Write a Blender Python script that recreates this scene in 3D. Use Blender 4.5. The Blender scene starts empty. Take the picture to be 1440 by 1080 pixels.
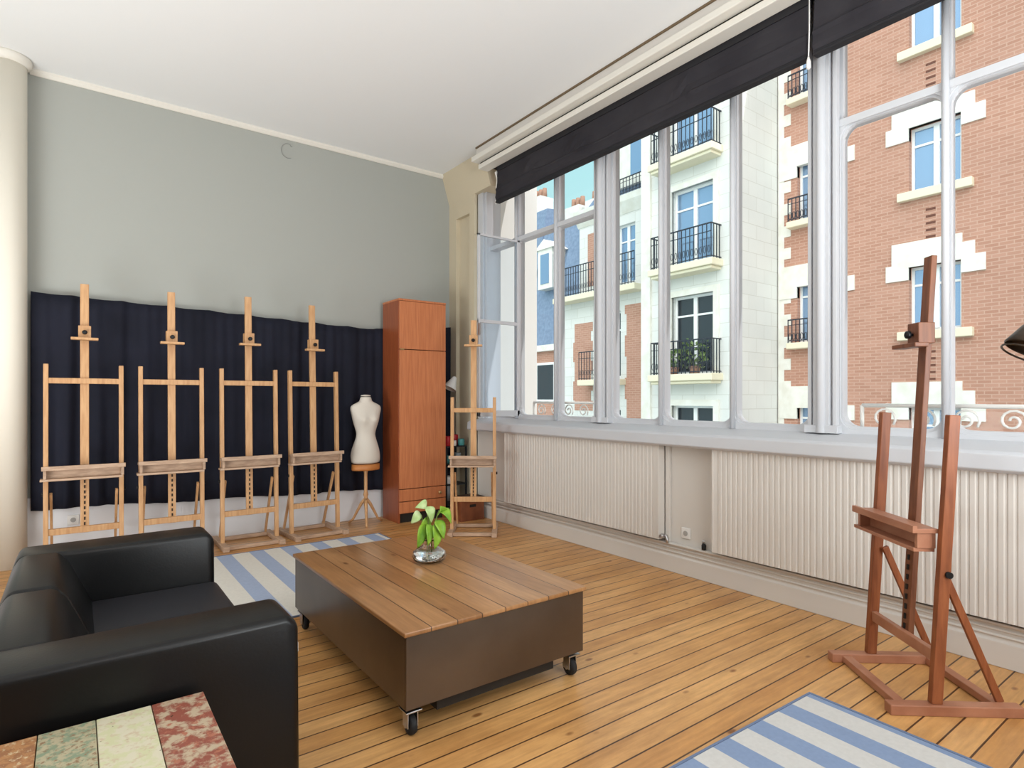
import bpy, bmesh, math, random
from math import sin, cos, pi, radians, atan2, sqrt
from mathutils import Vector, Matrix
random.seed(7)
S = bpy.context.scene
COL = S.collection

# ------------------------------------------------------------------ camera
YAW = math.atan(615/830.0)
cam = bpy.data.cameras.new('camera'); camo = bpy.data.objects.new('camera', cam); COL.objects.link(camo)
camo.location = (0, 0, 1.35); camo.rotation_euler = (pi/2, 0, -YAW)
cam.sensor_width = 36; cam.lens = 36*830/1440; cam.shift_y = 20/1440; cam.clip_start = .05; cam.clip_end = 300
S.camera = camo

# ------------------------------------------------------------------ exposure, sky, sun, added fill lights
S.view_settings.view_transform = 'Standard'; S.view_settings.look = 'None'
S.view_settings.gamma = 1; S.view_settings.exposure = 0.0
SKY_GLOW = 3.0
SUN_POWER = 1.9
FILL_A, FILL_B, FILL_C, FILL_D = 55, 22, 200, 180  # powers of the added fill lights
w = bpy.data.worlds.new('sky'); S.world = w; w.use_nodes = True
nt = w.node_tree; nt.nodes.clear()
def nn(t, **k):
    n = nt.nodes.new(t)
    for a, b in k.items(): setattr(n, a, b)
    return n
tc = nn('ShaderNodeTexCoord'); sep = nn('ShaderNodeSeparateXYZ'); nt.links.new(tc.outputs['Generated'], sep.inputs[0])
ramp = nn('ShaderNodeValToRGB'); nt.links.new(sep.outputs['Z'], ramp.inputs[0])
ramp.color_ramp.elements[0].position = 0.0; ramp.color_ramp.elements[0].color = (.66, .92, .93, 1)
ramp.color_ramp.elements[1].position = .8; ramp.color_ramp.elements[1].color = (.34, .60, .90, 1)
e = ramp.color_ramp.elements.new(.35); e.color = (.50, .87, .91, 1)
dot = nn('ShaderNodeVectorMath', operation='DOT_PRODUCT'); nt.links.new(tc.outputs['Generated'], dot.inputs[0])
dot.inputs[1].default_value = Vector((-.62, -.40, .68)).normalized()
mx = nn('ShaderNodeMath', operation='MAXIMUM'); nt.links.new(dot.outputs['Value'], mx.inputs[0]); mx.inputs[1].default_value = 0
pw = nn('ShaderNodeMath', operation='POWER'); nt.links.new(mx.outputs[0], pw.inputs[0]); pw.inputs[1].default_value = 3
ml = nn('ShaderNodeMath', operation='MULTIPLY'); nt.links.new(pw.outputs[0], ml.inputs[0]); ml.inputs[1].default_value = SKY_GLOW
bg1 = nn('ShaderNodeBackground'); nt.links.new(ramp.outputs[0], bg1.inputs[0]); bg1.inputs[1].default_value = 1.0
bg2 = nn('ShaderNodeBackground'); bg2.inputs[0].default_value = (1, .93, .84, 1); nt.links.new(ml.outputs[0], bg2.inputs[1])
ad = nn('ShaderNodeAddShader'); nt.links.new(bg1.outputs[0], ad.inputs[0]); nt.links.new(bg2.outputs[0], ad.inputs[1])
out = nn('ShaderNodeOutputWorld'); nt.links.new(ad.outputs[0], out.inputs[0])

sl = bpy.data.lights.new('sun', 'SUN'); sl.energy = SUN_POWER; sl.angle = radians(.6); sl.color = (1, .98, .95)
so = bpy.data.objects.new('sun', sl); COL.objects.link(so)
so.rotation_euler = Vector((.17, -.66, .73)).to_track_quat('Z', 'Y').to_euler(); so.location = (8, -20, 30)

def area(name, loc, target, sx, sy, power, color):
    l = bpy.data.lights.new(name, 'AREA'); l.shape = 'RECTANGLE'; l.size = sx; l.size_y = sy; l.energy = power; l.color = color
    o = bpy.data.objects.new(name, l); COL.objects.link(o); o.location = loc
    o.rotation_euler = (Vector(target)-Vector(loc)).to_track_quat('-Z', 'Y').to_euler()
area('fill_overhead', (.6, -1.6, 3.95), (.9, 1.2, 0), 2.6, 1.8, FILL_A, (.98, .98, 1))  # unseen overhead fill, added behind the camera to lift the room
area('fill_up', (1.9, -1.7, 1.7), (2.2, .4, 4.08), 2.0, 2.0, FILL_C, (.92, .97, .99))  # unseen upward fill, added to brighten the ceiling
area('fill_up', (-2.1, 3.2, .55), (-.3, 3.5, 4.08), 2.0, 2.6, FILL_D, (.92, .97, .99))  # second upward fill, added out of view to even out the ceiling
area('fill_side', (-2.6, 1.2, 3.3), (2.2, 4.5, 2.4), 1.8, 1.4, FILL_B, (.98, .98, 1))  # unseen fill added from the left side of the room

# ------------------------------------------------------------------ materials
def lin(c):
    return tuple(((v/255)/12.92 if v/255 <= .04045 else ((v/255+.055)/1.055)**2.4) for v in c)
MATS = {}
def mat(name, rgb, rough=.5, metal=0., noise=0., nscale=8., stretch=(1, 1, 1), rgb2=None, bump=0., spec=.5, coat=0., srgb=True, trans=0., ior=1.45):
    if name in MATS: return MATS[name]
    m = bpy.data.materials.new(name); m.use_nodes = True; t = m.node_tree; b = t.nodes['Principled BSDF']
    c = lin(rgb) if srgb else rgb
    b.inputs['Base Color'].default_value = (*c, 1); b.inputs['Roughness'].default_value = rough; b.inputs['Metallic'].default_value = metal
    b.inputs['Specular IOR Level'].default_value = spec; b.inputs['Coat Weight'].default_value = coat
    b.inputs['Transmission Weight'].default_value = trans; b.inputs['IOR'].default_value = ior
    if noise or rgb2 or bump:
        co = t.nodes.new('ShaderNodeTexCoord'); mp = t.nodes.new('ShaderNodeMapping'); mp.inputs['Scale'].default_value = stretch
        t.links.new(co.outputs['Object'], mp.inputs[0])
        nz = t.nodes.new('ShaderNodeTexNoise'); nz.inputs['Scale'].default_value = nscale; nz.inputs['Detail'].default_value = 6
        t.links.new(mp.outputs[0], nz.inputs['Vector'])
        if noise or rgb2:
            c2 = lin(rgb2) if rgb2 else tuple(v*(1-noise) for v in c)
            r = t.nodes.new('ShaderNodeValToRGB'); r.color_ramp.elements[0].position = .35; r.color_ramp.elements[1].position = .68
            r.color_ramp.elements[0].color = (*c, 1); r.color_ramp.elements[1].color = (*c2, 1)
            t.links.new(nz.outputs['Fac'], r.inputs[0]); t.links.new(r.outputs[0], b.inputs['Base Color'])
        if bump:
            bp = t.nodes.new('ShaderNodeBump'); bp.inputs['Strength'].default_value = bump; bp.inputs['Distance'].default_value = .01
            t.links.new(nz.outputs['Fac'], bp.inputs['Height']); t.links.new(bp.outputs[0], b.inputs['Normal'])
    MATS[name] = m; return m

def planks(name, c1, c2, gap, length, width, along='X', rough=.4, gapw=.004, knots=True, grain=.75, shift=17.3, ksc=(2.0, 4.2), kr_=(.035, .09), mott=0.):
    """boards with grain, knots and dark joints"""
    m = bpy.data.materials.new(name); m.use_nodes = True; t = m.node_tree; b = t.nodes['Principled BSDF']; L = t.links.new
    N = t.nodes.new
    co = N('ShaderNodeTexCoord'); sp = N('ShaderNodeSeparateXYZ'); L(co.outputs['Object'], sp.inputs[0])
    cb = N('ShaderNodeCombineXYZ')
    ah = N('ShaderNodeMath'); ah.operation = 'ADD'; L(sp.outputs['X' if along == 'X' else 'Y'], ah.inputs[0]); ah.inputs[1].default_value = shift
    L(ah.outputs[0], cb.inputs[0]); L(sp.outputs['Y' if along == 'X' else 'X'], cb.inputs[1])
    br = N('ShaderNodeTexBrick'); L(cb.outputs[0], br.inputs['Vector'])
    br.offset = .43; br.offset_frequency = 2; br.squash = 1
    br.inputs['Scale'].default_value = 1; br.inputs['Brick Width'].default_value = length; br.inputs['Row Height'].default_value = width
    br.inputs['Mortar Size'].default_value = gapw; br.inputs['Mortar Smooth'].default_value = .3; br.inputs['Bias'].default_value = 0
    br.inputs['Color1'].default_value = (*lin(c1), 1); br.inputs['Color2'].default_value = (*lin(c2), 1); br.inputs['Mortar'].default_value = (*lin(gap), 1)
    mp = N('ShaderNodeMapping'); mp.inputs['Scale'].default_value = (1.2, 16, 1); L(cb.outputs[0], mp.inputs[0])
    nz = N('ShaderNodeTexNoise'); nz.inputs['Scale'].default_value = 3; nz.inputs['Detail'].default_value = 8; nz.inputs['Distortion'].default_value = .6
    L(mp.outputs[0], nz.inputs['Vector'])
    rr = N('ShaderNodeValToRGB'); rr.color_ramp.elements[0].position = .3; rr.color_ramp.elements[1].position = .7
    rr.color_ramp.elements[0].color = (.62, .56, .48, 1); rr.color_ramp.elements[1].color = (1.12, 1.1, 1.08, 1)
    L(nz.outputs['Fac'], rr.inputs[0])
    mu = N('ShaderNodeMix'); mu.data_type = 'RGBA'; mu.blend_type = 'MULTIPLY'; mu.inputs['Factor'].default_value = grain
    L(br.outputs['Color'], mu.inputs[6]); L(rr.outputs[0], mu.inputs[7])
    last = mu.outputs[2]
    if knots:
        mp2 = N('ShaderNodeMapping'); mp2.inputs['Scale'].default_value = (*ksc, 1); L(cb.outputs[0], mp2.inputs[0])
        vo = N('ShaderNodeTexVoronoi'); vo.inputs['Scale'].default_value = 1.25; L(mp2.outputs[0], vo.inputs['Vector'])
        kr = N('ShaderNodeValToRGB'); kr.color_ramp.elements[0].position = kr_[0]; kr.color_ramp.elements[1].position = kr_[1]
        kr.color_ramp.elements[0].color = (.30, .16, .07, 1); kr.color_ramp.elements[1].color = (1, 1, 1, 1)
        L(vo.outputs['Distance'], kr.inputs[0])
        m2 = N('ShaderNodeMix'); m2.data_type = 'RGBA'; m2.blend_type = 'MULTIPLY'; m2.inputs['Factor'].default_value = .8
        L(last, m2.inputs[6]); L(kr.outputs[0], m2.inputs[7]); last = m2.outputs[2]
    if mott:
        n3 = N('ShaderNodeTexNoise'); n3.inputs['Scale'].default_value = 1.6; n3.inputs['Detail'].default_value = 9; n3.inputs['Roughness'].default_value = .7
        mp3 = N('ShaderNodeMapping'); mp3.inputs['Scale'].default_value = (1, 2.6, 1); L(cb.outputs[0], mp3.inputs[0]); L(mp3.outputs[0], n3.inputs['Vector'])
        r3 = N('ShaderNodeValToRGB'); r3.color_ramp.elements[0].position = .3; r3.color_ramp.elements[1].position = .62
        r3.color_ramp.elements[0].color = (.60, .50, .40, 1); r3.color_ramp.elements[1].color = (1.08, 1.08, 1.08, 1); L(n3.outputs['Fac'], r3.inputs[0])
        m4 = N('ShaderNodeMix'); m4.data_type = 'RGBA'; m4.blend_type = 'MULTIPLY'; m4.inputs['Factor'].default_value = mott
        L(last, m4.inputs[6]); L(r3.outputs[0], m4.inputs[7]); last = m4.outputs[2]
    L(last, b.inputs['Base Color'])
    b.inputs['Roughness'].default_value = rough
    bp = N('ShaderNodeBump'); bp.inputs['Strength'].default_value = .35; bp.inputs['Distance'].default_value = .004; bp.invert = True
    L(br.outputs['Fac'], bp.inputs['Height']); L(bp.outputs[0], b.inputs['Normal'])
    return m

def bricks(name, c1, c2, mortar, bw, rh, ms, rough=.85, offs=.5):
    m = bpy.data.materials.new(name); m.use_nodes = True; t = m.node_tree; b = t.nodes['Principled BSDF']; L = t.links.new; N = t.nodes.new
    ge = N('ShaderNodeNewGeometry'); sp = N('ShaderNodeSeparateXYZ'); L(ge.outputs['Position'], sp.inputs[0])
    su = N('ShaderNodeMath'); su.operation = 'ADD'; L(sp.outputs['X'], su.inputs[0]); L(sp.outputs['Y'], su.inputs[1])
    cb = N('ShaderNodeCombineXYZ'); L(su.outputs[0], cb.inputs[0]); L(sp.outputs['Z'], cb.inputs[1])
    br = N('ShaderNodeTexBrick'); L(cb.outputs[0], br.inputs['Vector']); br.offset = offs
    br.inputs['Scale'].default_value = 1; br.inputs['Brick Width'].default_value = bw; br.inputs['Row Height'].default_value = rh
    br.inputs['Mortar Size'].default_value = ms; br.inputs['Mortar Smooth'].default_value = .2
    br.inputs['Color1'].default_value = (*lin(c1), 1); br.inputs['Color2'].default_value = (*lin(c2), 1); br.inputs['Mortar'].default_value = (*lin(mortar), 1)
    nz = N('ShaderNodeTexNoise'); nz.inputs['Scale'].default_value = .9; nz.inputs['Detail'].default_value = 5; L(cb.outputs[0], nz.inputs['Vector'])
    rr = N('ShaderNodeValToRGB'); rr.color_ramp.elements[0].color = (.84, .84, .84, 1); rr.color_ramp.elements[1].color = (1.1, 1.08, 1.06, 1)
    L(nz.outputs['Fac'], rr.inputs[0])
    mu = N('ShaderNodeMix'); mu.data_type = 'RGBA'; mu.blend_type = 'MULTIPLY'; mu.inputs['Factor'].default_value = .8
    L(br.outputs['Color'], mu.inputs[6]); L(rr.outputs[0], mu.inputs[7]); L(mu.outputs[2], b.inputs['Base Color'])
    b.inputs['Roughness'].default_value = rough
    return m

def stripes(name, ca, cb_, period, duty, x0, edge=None):
    """woven stripes running along local Y"""
    m = bpy.data.materials.new(name); m.use_nodes = True; t = m.node_tree; b = t.nodes['Principled BSDF']; L = t.links.new; N = t.nodes.new
    co = N('ShaderNodeTexCoord'); sp = N('ShaderNodeSeparateXYZ'); L(co.outputs['Object'], sp.inputs[0])
    a = N('ShaderNodeMath'); a.operation = 'ADD'; L(sp.outputs['X'], a.inputs[0]); a.inputs[1].default_value = 100*period-x0
    d = N('ShaderNodeMath'); d.operation = 'DIVIDE'; L(a.outputs[0], d.inputs[0]); d.inputs[1].default_value = period
    f = N('ShaderNodeMath'); f.operation = 'FRACT'; L(d.outputs[0], f.inputs[0])
    g = N('ShaderNodeMath'); g.operation = 'LESS_THAN'; L(f.outputs[0], g.inputs[0]); g.inputs[1].default_value = duty
    mi = N('ShaderNodeMix'); mi.data_type = 'RGBA'; L(g.outputs[0], mi.inputs['Factor'])
    mi.inputs[6].default_value = (*lin(ca), 1); mi.inputs[7].default_value = (*lin(cb_), 1)
    nz = N('ShaderNodeTexNoise'); nz.inputs['Scale'].default_value = 60; L(co.outputs['Object'], nz.inputs['Vector'])
    rr = N('ShaderNodeValToRGB'); rr.color_ramp.elements[0].color = (.8, .8, .8, 1); rr.color_ramp.elements[1].color = (1.08, 1.08, 1.08, 1); L(nz.outputs['Fac'], rr.inputs[0])
    mu = N('ShaderNodeMix'); mu.data_type = 'RGBA'; mu.blend_type = 'MULTIPLY'; mu.inputs['Factor'].default_value = .6
    L(mi.outputs[2], mu.inputs[6]); L(rr.outputs[0], mu.inputs[7]); L(mu.outputs[2], b.inputs['Base Color'])
    b.inputs['Roughness'].default_value = .95; b.inputs['Specular IOR Level'].default_value = .1
    return m

def paint_worn(name, base, c2, c3, scale=14, dots=True):
    m = bpy.data.materials.new(name); m.use_nodes = True; t = m.node_tree; b = t.nodes['Principled BSDF']; L = t.links.new; N = t.nodes.new
    co = N('ShaderNodeTexCoord')
    def layer(sc, lo, hi, seed):
        mp = N('ShaderNodeMapping'); mp.inputs['Location'].default_value = (seed, seed*.7, 0); L(co.outputs['Object'], mp.inputs[0])
        nz = N('ShaderNodeTexNoise'); nz.inputs['Scale'].default_value = sc; nz.inputs['Detail'].default_value = 7; nz.inputs['Roughness'].default_value = .65
        L(mp.outputs[0], nz.inputs['Vector'])
        r = N('ShaderNodeValToRGB'); r.color_ramp.elements[0].position = lo; r.color_ramp.elements[1].position = hi; L(nz.outputs['Fac'], r.inputs[0])
        return r.outputs[0]
    last = None
    m1 = N('ShaderNodeMix'); m1.data_type = 'RGBA'; L(layer(scale, .46, .56, 3.1), m1.inputs['Factor'])
    m1.inputs[6].default_value = (*lin(base), 1); m1.inputs[7].default_value = (*lin(c2), 1)
    m2 = N('ShaderNodeMix'); m2.data_type = 'RGBA'; L(layer(scale*1.7, .55, .62, 8.7), m2.inputs['Factor'])
    L(m1.outputs[2], m2.inputs[6]); m2.inputs[7].default_value = (*lin(c3), 1)
    m3 = N('ShaderNodeMix'); m3.data_type = 'RGBA'; L(layer(scale*1.6, .66, .70, 15.3), m3.inputs['Factor'])
    L(m2.outputs[2], m3.inputs[6]); m3.inputs[7].default_value = (*lin((70, 50, 30)), 1)
    L(m3.outputs[2], b.inputs['Base Color']); b.inputs['Roughness'].default_value = .6
    return m

def glass_pane(name, tint=(1, 1, 1)):
    m = bpy.data.materials.new(name); m.use_nodes = True; t = m.node_tree; t.nodes.clear(); L = t.links.new; N = t.nodes.new
    tr = N('ShaderNodeBsdfTransparent'); tr.inputs[0].default_value = (*tint, 1); gl = N('ShaderNodeBsdfGlossy'); gl.inputs['Roughness'].default_value = 0
    fr = N('ShaderNodeLayerWeight'); fr.inputs['Blend'].default_value = .12
    mx = N('ShaderNodeMixShader'); L(fr.outputs['Fresnel'], mx.inputs[0]); L(tr.outputs[0], mx.inputs[1]); L(gl.outputs[0], mx.inputs[2])
    o = N('ShaderNodeOutputMaterial'); L(mx.outputs[0], o.inputs[0]); return m

M_CEIL = mat('ceiling_paint', (236, 237, 236), .9, spec=.2)
M_WALLG = mat('grey_green_wall_paint', (167, 169, 163), .85, spec=.2, bump=.03, nscale=40)
M_WALLW = mat('white_wall_paint', (212, 207, 200), .7, spec=.3)
M_BEIGE = mat('beige_wall_paint', (205, 193, 168), .8, spec=.2)
M_IVORY = mat('ivory_pillar_paint', (228, 222, 208), .6)
M_FRAME = mat('window_frame_paint', (198, 200, 204), .45)
M_TRIM = mat('trim_paint', (224, 220, 210), .5)
M_DARKFILL = mat('dark_fill', (40, 34, 28), .9)  # flat dark that paints the shade inside gaps and slots
M_BROWNLINE = mat('brown_edge_shadow', (110, 92, 70), .7)  # brown painted as the shadow line at the ceiling edge
M_FLOOR = planks('pine_floor_boards', (220, 172, 112), (202, 148, 86), (84, 54, 28), 60, .108, 'X', .33, .0042, grain=.5, ksc=(2.6, 5.0), kr_=(.05, .10), mott=.75)
M_EASEL = mat('pale_beech', (208, 164, 118), .45, rgb2=(190, 142, 96), nscale=6, stretch=(9, 9, 1))
M_EASELG = mat('greyed_beech', (196, 166, 140), .55, rgb2=(172, 142, 118), nscale=6, stretch=(2, 9, 9))
M_EASELD = mat('dark_reddish_wood', (148, 86, 52), .4, rgb2=(122, 66, 38), nscale=6, stretch=(9, 9, 1))
M_EASELDT = mat('dark_wood_tray', (180, 126, 98), .4, rgb2=(154, 100, 74), nscale=6)
M_MASTD = mat('walnut_mast', (128, 80, 54), .42, rgb2=(104, 62, 42), nscale=6, stretch=(9, 9, 1))
M_BLACKM = mat('black_metal', (24, 24, 26), .4, metal=.4)
M_STEEL = mat('steel', (190, 190, 192), .3, metal=1)
M_BRASS = mat('brass', (205, 180, 130), .3, metal=.9)
M_CURT = mat('navy_black_curtain', (31, 33, 46), .8, spec=.25, rgb2=(25, 27, 38), nscale=3)
M_BLIND = mat('charcoal_blind_fabric', (55, 53, 57), .8, spec=.2, rgb2=(45, 43, 48), nscale=3)
M_BLINDED = mat('blind_edge', (30, 29, 33), .8)
M_LEATHER = mat('black_leather', (11, 11, 12), .34, spec=.36, bump=.04, nscale=120)
M_LEATHS = mat('grey_seat_leather', (38, 38, 43), .48, spec=.4, bump=.04, nscale=120)
M_STITCH = mat('leather_piping', (14, 14, 16), .5)
M_WARD = mat('cherry_veneer', (200, 126, 82), .33, rgb2=(182, 108, 68), nscale=5, stretch=(14, 14, .7))
M_WARDSHADE = mat('cherry_veneer_shaded', (158, 84, 48), .33, rgb2=(136, 68, 38), nscale=5, stretch=(14, 14, .7))  # darker copy of the veneer, painting in the shaded sides
M_FORM = mat('cream_linen', (216, 208, 196), .9, bump=.15, nscale=120, spec=.1)
M_HEM = mat('honey_wood', (200, 130, 70), .45, rgb2=(180, 112, 56), nscale=8)
M_TABLETOP = planks('oak_table_planks', (178, 134, 90), (156, 112, 70), (84, 56, 34), 60, .1225, 'Y', .28, .003, grain=.6, mott=.5)
M_TABLEB = mat('brown_sheet_metal', (108, 94, 80), .3, metal=.7, rgb2=(92, 78, 65), nscale=2.5)
M_RUBBER = mat('black_rubber', (28, 28, 30), .7)
M_GLASS = mat('clear_glass', (250, 252, 252), .0, trans=1, ior=1.45)
M_WATER = mat('water', (245, 250, 250), .0, trans=1, ior=1.33)
M_LEAF = mat('fresh_leaf', (150, 190, 60), .45, rgb2=(96, 150, 44), nscale=14)
M_LEAFP = mat('pale_leaf', (206, 222, 170), .5, rgb2=(150, 186, 104), nscale=14)
M_STEM = mat('green_stem', (116, 140, 60), .5)
M_RAD = mat('radiator_enamel', (214, 209, 202), .4)
M_WHITEP = mat('white_plastic', (232, 230, 226), .35)
M_PANE = glass_pane('window_glass')
M_SASHGL = glass_pane('sky_tint_glass', (.93, .97, 1))  # blue tint puts the reflected sky into the open leaf's glass
M_RED = mat('red_tin', (180, 34, 44), .4)
M_TEAL = mat('teal_glaze', (70, 140, 140), .35)
M_SHELF = mat('black_shelf_metal', (30, 31, 34), .5)
M_GREYB = mat('grey_tub', (120, 130, 134), .5)
M_CRATE = mat('red_brown_crate', (136, 78, 46), .6, rgb2=(108, 58, 34), nscale=7)
M_BRONZE = mat('dark_bronze', (62, 50, 40), .35, metal=.6)
# street
M_BRICK = bricks('red_brick', (194, 146, 127), (181, 132, 112), (200, 162, 144), .24, .075, .010)
M_STONE = bricks('pale_ashlar', (230, 230, 227), (224, 224, 221), (208, 206, 200), .7, .36, .008)
M_LIME = mat('limestone_trim', (240, 237, 230), .8, rgb2=(228, 223, 212), nscale=4)
M_LEDGE = mat('cream_sill_stone', (236, 226, 200), .8)
M_STUCCO = mat('white_stucco', (246, 242, 236), .85)
M_SLATE = mat('blue_slate', (130, 148, 174), .55, rgb2=(112, 130, 156), nscale=8, bump=.1)
M_IRON = mat('dark_wrought_iron', (52, 56, 66), .5, metal=.3)
M_WFRAME = mat('white_joinery', (242, 242, 242), .5)
M_SKYGL = mat('reflecting_glass', (140, 168, 200), .05, metal=.5)
M_DARKGL = mat('dark_glass', (40, 48, 56), .06, spec=.8)
M_CHIM = mat('chimney_pots', (168, 128, 108), .8)
M_VENT = mat('brick_vent', (112, 72, 60), .9)
M_ASPH = mat('asphalt', (120, 120, 118), .9)
M_GUARD = mat('white_painted_iron', (236, 234, 228), .5)
M_PLANTD = mat('balcony_foliage', (96, 122, 74), .7, rgb2=(140, 156, 100), nscale=20)

# ------------------------------------------------------------------ mesh builder
class MB:
    def __init__(s): s.v = []; s.f = []; s.sm = []
    def add(s, vs, fs, smooth=False):
        o = len(s.v); s.v += [tuple(x) for x in vs]
        for f in fs: s.f.append(tuple(i+o for i in f)); s.sm.append(smooth)
        return s
    def box(s, x0, x1, y0, y1, z0, z1, M=None):
        vs = [Vector((x, y, z)) for x in (x0, x1) for y in (y0, y1) for z in (z0, z1)]
        if M: vs = [M @ v for v in vs]
        return s.add(vs, [(0, 1, 3, 2), (4, 6, 7, 5), (0, 4, 5, 1), (2, 3, 7, 6), (0, 2, 6, 4), (1, 5, 7, 3)])
    def beam(s, p, q, a, b, side=(1, 0, 0)):
        """rectangular bar from p to q: a wide along side, b deep"""
        p, q = Vector(p), Vector(q); d = (q-p).normalized(); u = Vector(side); u = (u-d*u.dot(d)).normalized(); n = d.cross(u)
        vs = []
        for c in (p, q):
            for i, j in ((-1, -1), (1, -1), (1, 1), (-1, 1)): vs.append(c+u*(a/2*i)+n*(b/2*j))
        return s.add(vs, [(3, 2, 1, 0), (4, 5, 6, 7), (0, 1, 5, 4), (1, 2, 6, 5), (2, 3, 7, 6), (3, 0, 4, 7)])
    def tube(s, pts, r, n=8, closed=False, cap=True):
        pts = [Vector(p) for p in pts]; rs = r if isinstance(r, (list, tuple)) else [r]*len(pts); vs = []; fs = []
        m = len(pts); prev = None
        for i, p in enumerate(pts):
            d = (pts[(i+1) % m]-pts[i-1]) if closed else (pts[min(i+1, m-1)]-pts[max(i-1, 0)])
            d.normalize(); u = prev if prev else (Vector((0, 0, 1)) if abs(d.z) < .9 else Vector((1, 0, 0)))
            u = (u-d*u.dot(d)).normalized(); prev = u; k = d.cross(u)
            vs += [p+(u*cos(2*pi*j/n)+k*sin(2*pi*j/n))*rs[i] for j in range(n)]
        for i in range(m if closed else m-1):
            a, b = i*n, ((i+1) % m)*n
            for j in range(n): fs.append((a+j, a+(j+1) % n, b+(j+1) % n, b+j))
        s.add(vs, fs, True)
        if cap and not closed:
            o = len(s.v)-m*n
            s.f.append(tuple(o+j for j in range(n))[::-1]); s.sm.append(False)
            s.f.append(tuple(o+(m-1)*n+j for j in range(n))); s.sm.append(False)
        return s
    def lathe(s, prof, n=24, c=(0, 0, 0), sx=1, sy=1, M=None, capb=True, capt=True):
        vs = []; fs = []
        for r, z in prof:
            for j in range(n):
                v = Vector((r*cos(2*pi*j/n)*sx, r*sin(2*pi*j/n)*sy, z)); v = (M @ v) if M else v+Vector(c); vs.append(v)
        for i in range(len(prof)-1):
            for j in range(n): fs.append((i*n+j, i*n+(j+1) % n, (i+1)*n+(j+1) % n, (i+1)*n+j))
        s.add(vs, fs, True); o = len(s.v)-len(vs)
        if capb: s.f.append(tuple(o+j for j in range(n))[::-1]); s.sm.append(False)
        if capt: s.f.append(tuple(o+(len(prof)-1)*n+j for j in range(n))); s.sm.append(False)
        return s
    def prism(s, poly, a0, a1, axis='Y'):
        """extrude a 2D polygon: axis Y -> poly in (x,z); X -> (y,z); Z -> (x,y)"""
        def P(u, v, a): return {'Y': (u, a, v), 'X': (a, u, v), 'Z': (u, v, a)}[axis]
        n = len(poly); vs = [P(u, v, a0) for u, v in poly]+[P(u, v, a1) for u, v in poly]
        fs = [tuple(range(n)), tuple(range(2*n-1, n-1, -1))]+[(i, i+n, (i+1) % n+n, (i+1) % n) for i in range(n)]
        return s.add(vs, fs)
def fix(me):
    bm = bmesh.new(); bm.from_mesh(me); bmesh.ops.recalc_face_normals(bm, faces=bm.faces); bm.to_mesh(me); bm.free()

def tag(o, label=None, cat=None, group=None, kind=None):
    if label: o['label'] = label
    if cat: o['category'] = cat
    if group: o['group'] = group
    if kind: o['kind'] = kind
    return o
def thing(name, loc, label, cat, group=None, rz=0, kind=None):
    o = bpy.data.objects.new(name, None); COL.objects.link(o); o.location = loc; o.rotation_euler = (0, 0, rz); o.empty_display_size = .1
    o['_m'] = 0; del o['_m']
    return tag(o, label, cat, group, kind)
def link(name, mb, m, parent=None, world=False, bevel=0, seg=2, smooth=False, loc=None, rot=None, recalc=True, subsurf=0, solid=0):
    me = bpy.data.meshes.new(name); vs = mb.v
    if world and parent:
        inv = (Matrix.Translation(parent.location) @ Matrix.Rotation(parent.rotation_euler.z, 4, 'Z')).inverted()
        vs = [inv @ Vector(v) for v in vs]
    me.from_pydata([tuple(v) for v in vs], [], mb.f); me.update()
    for p, f in zip(me.polygons, mb.sm): p.use_smooth = smooth or f
    if recalc: fix(me)
    me.materials.append(m); o = bpy.data.objects.new(name, me); COL.objects.link(o)
    if parent: o.parent = parent
    if loc: o.location = loc
    if rot: o.rotation_euler = rot
    if bevel:
        b = o.modifiers.new('bevel', 'BEVEL'); b.width = bevel; b.segments = seg; b.limit_method = 'ANGLE'; b.angle_limit = radians(40); b.harden_normals = False
        if seg > 2:
            for p in me.polygons: p.use_smooth = True
    if solid:
        q = o.modifiers.new('thick', 'SOLIDIFY'); q.thickness = solid; q.offset = 0
    if subsurf:
        q = o.modifiers.new('sub', 'SUBSURF'); q.levels = subsurf; q.render_levels = subsurf
    return o
def struct(name, mb, m, label=None, cat=None, **k):
    o = link(name, mb, m, **k); o['kind'] = 'structure'
    return tag(o, label, cat)
def copy_tree(o, parent=None):
    c = o.copy(); COL.objects.link(c)
    if parent: c.parent = parent
    for ch in [x for x in bpy.data.objects if x.parent == o]: copy_tree(ch, c)
    return c

# ------------------------------------------------------------------ room shell
BX, BY, CZ = 3.77, 6.32, 4.08
struct('floor', MB().box(-4.2, 4.02, -4.2, 6.5, -.2, 0), M_FLOOR, 'honey coloured pine board floor of the studio', 'floor')
struct('ceiling', MB().box(-4.2, 4.42, -4.2, 6.5, CZ, CZ+.3), M_CEIL, 'plain off white ceiling', 'ceiling')
struct('wall_back', MB().box(-4.2, 4.05, BY, BY+.18, 0, CZ), M_WALLG, 'pale grey green back wall above the black curtain', 'wall')
struct('wall_left', MB().box(-4.2, -4.02, -4.2, BY, 0, CZ), M_WALLW, 'white wall at the far left of the room', 'wall')
struct('wall_front', MB().box(-4.02, 4.05, -4.2, -4.02, 0, CZ), M_WALLW, 'white wall behind the viewer', 'wall')
wr = MB().box(BX, 4.02, -4.02, 5.76, 0, 1.02)
struct('wall_right', wr, M_WALLW, 'low white wall under the studio windows with the radiators', 'wall')
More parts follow.
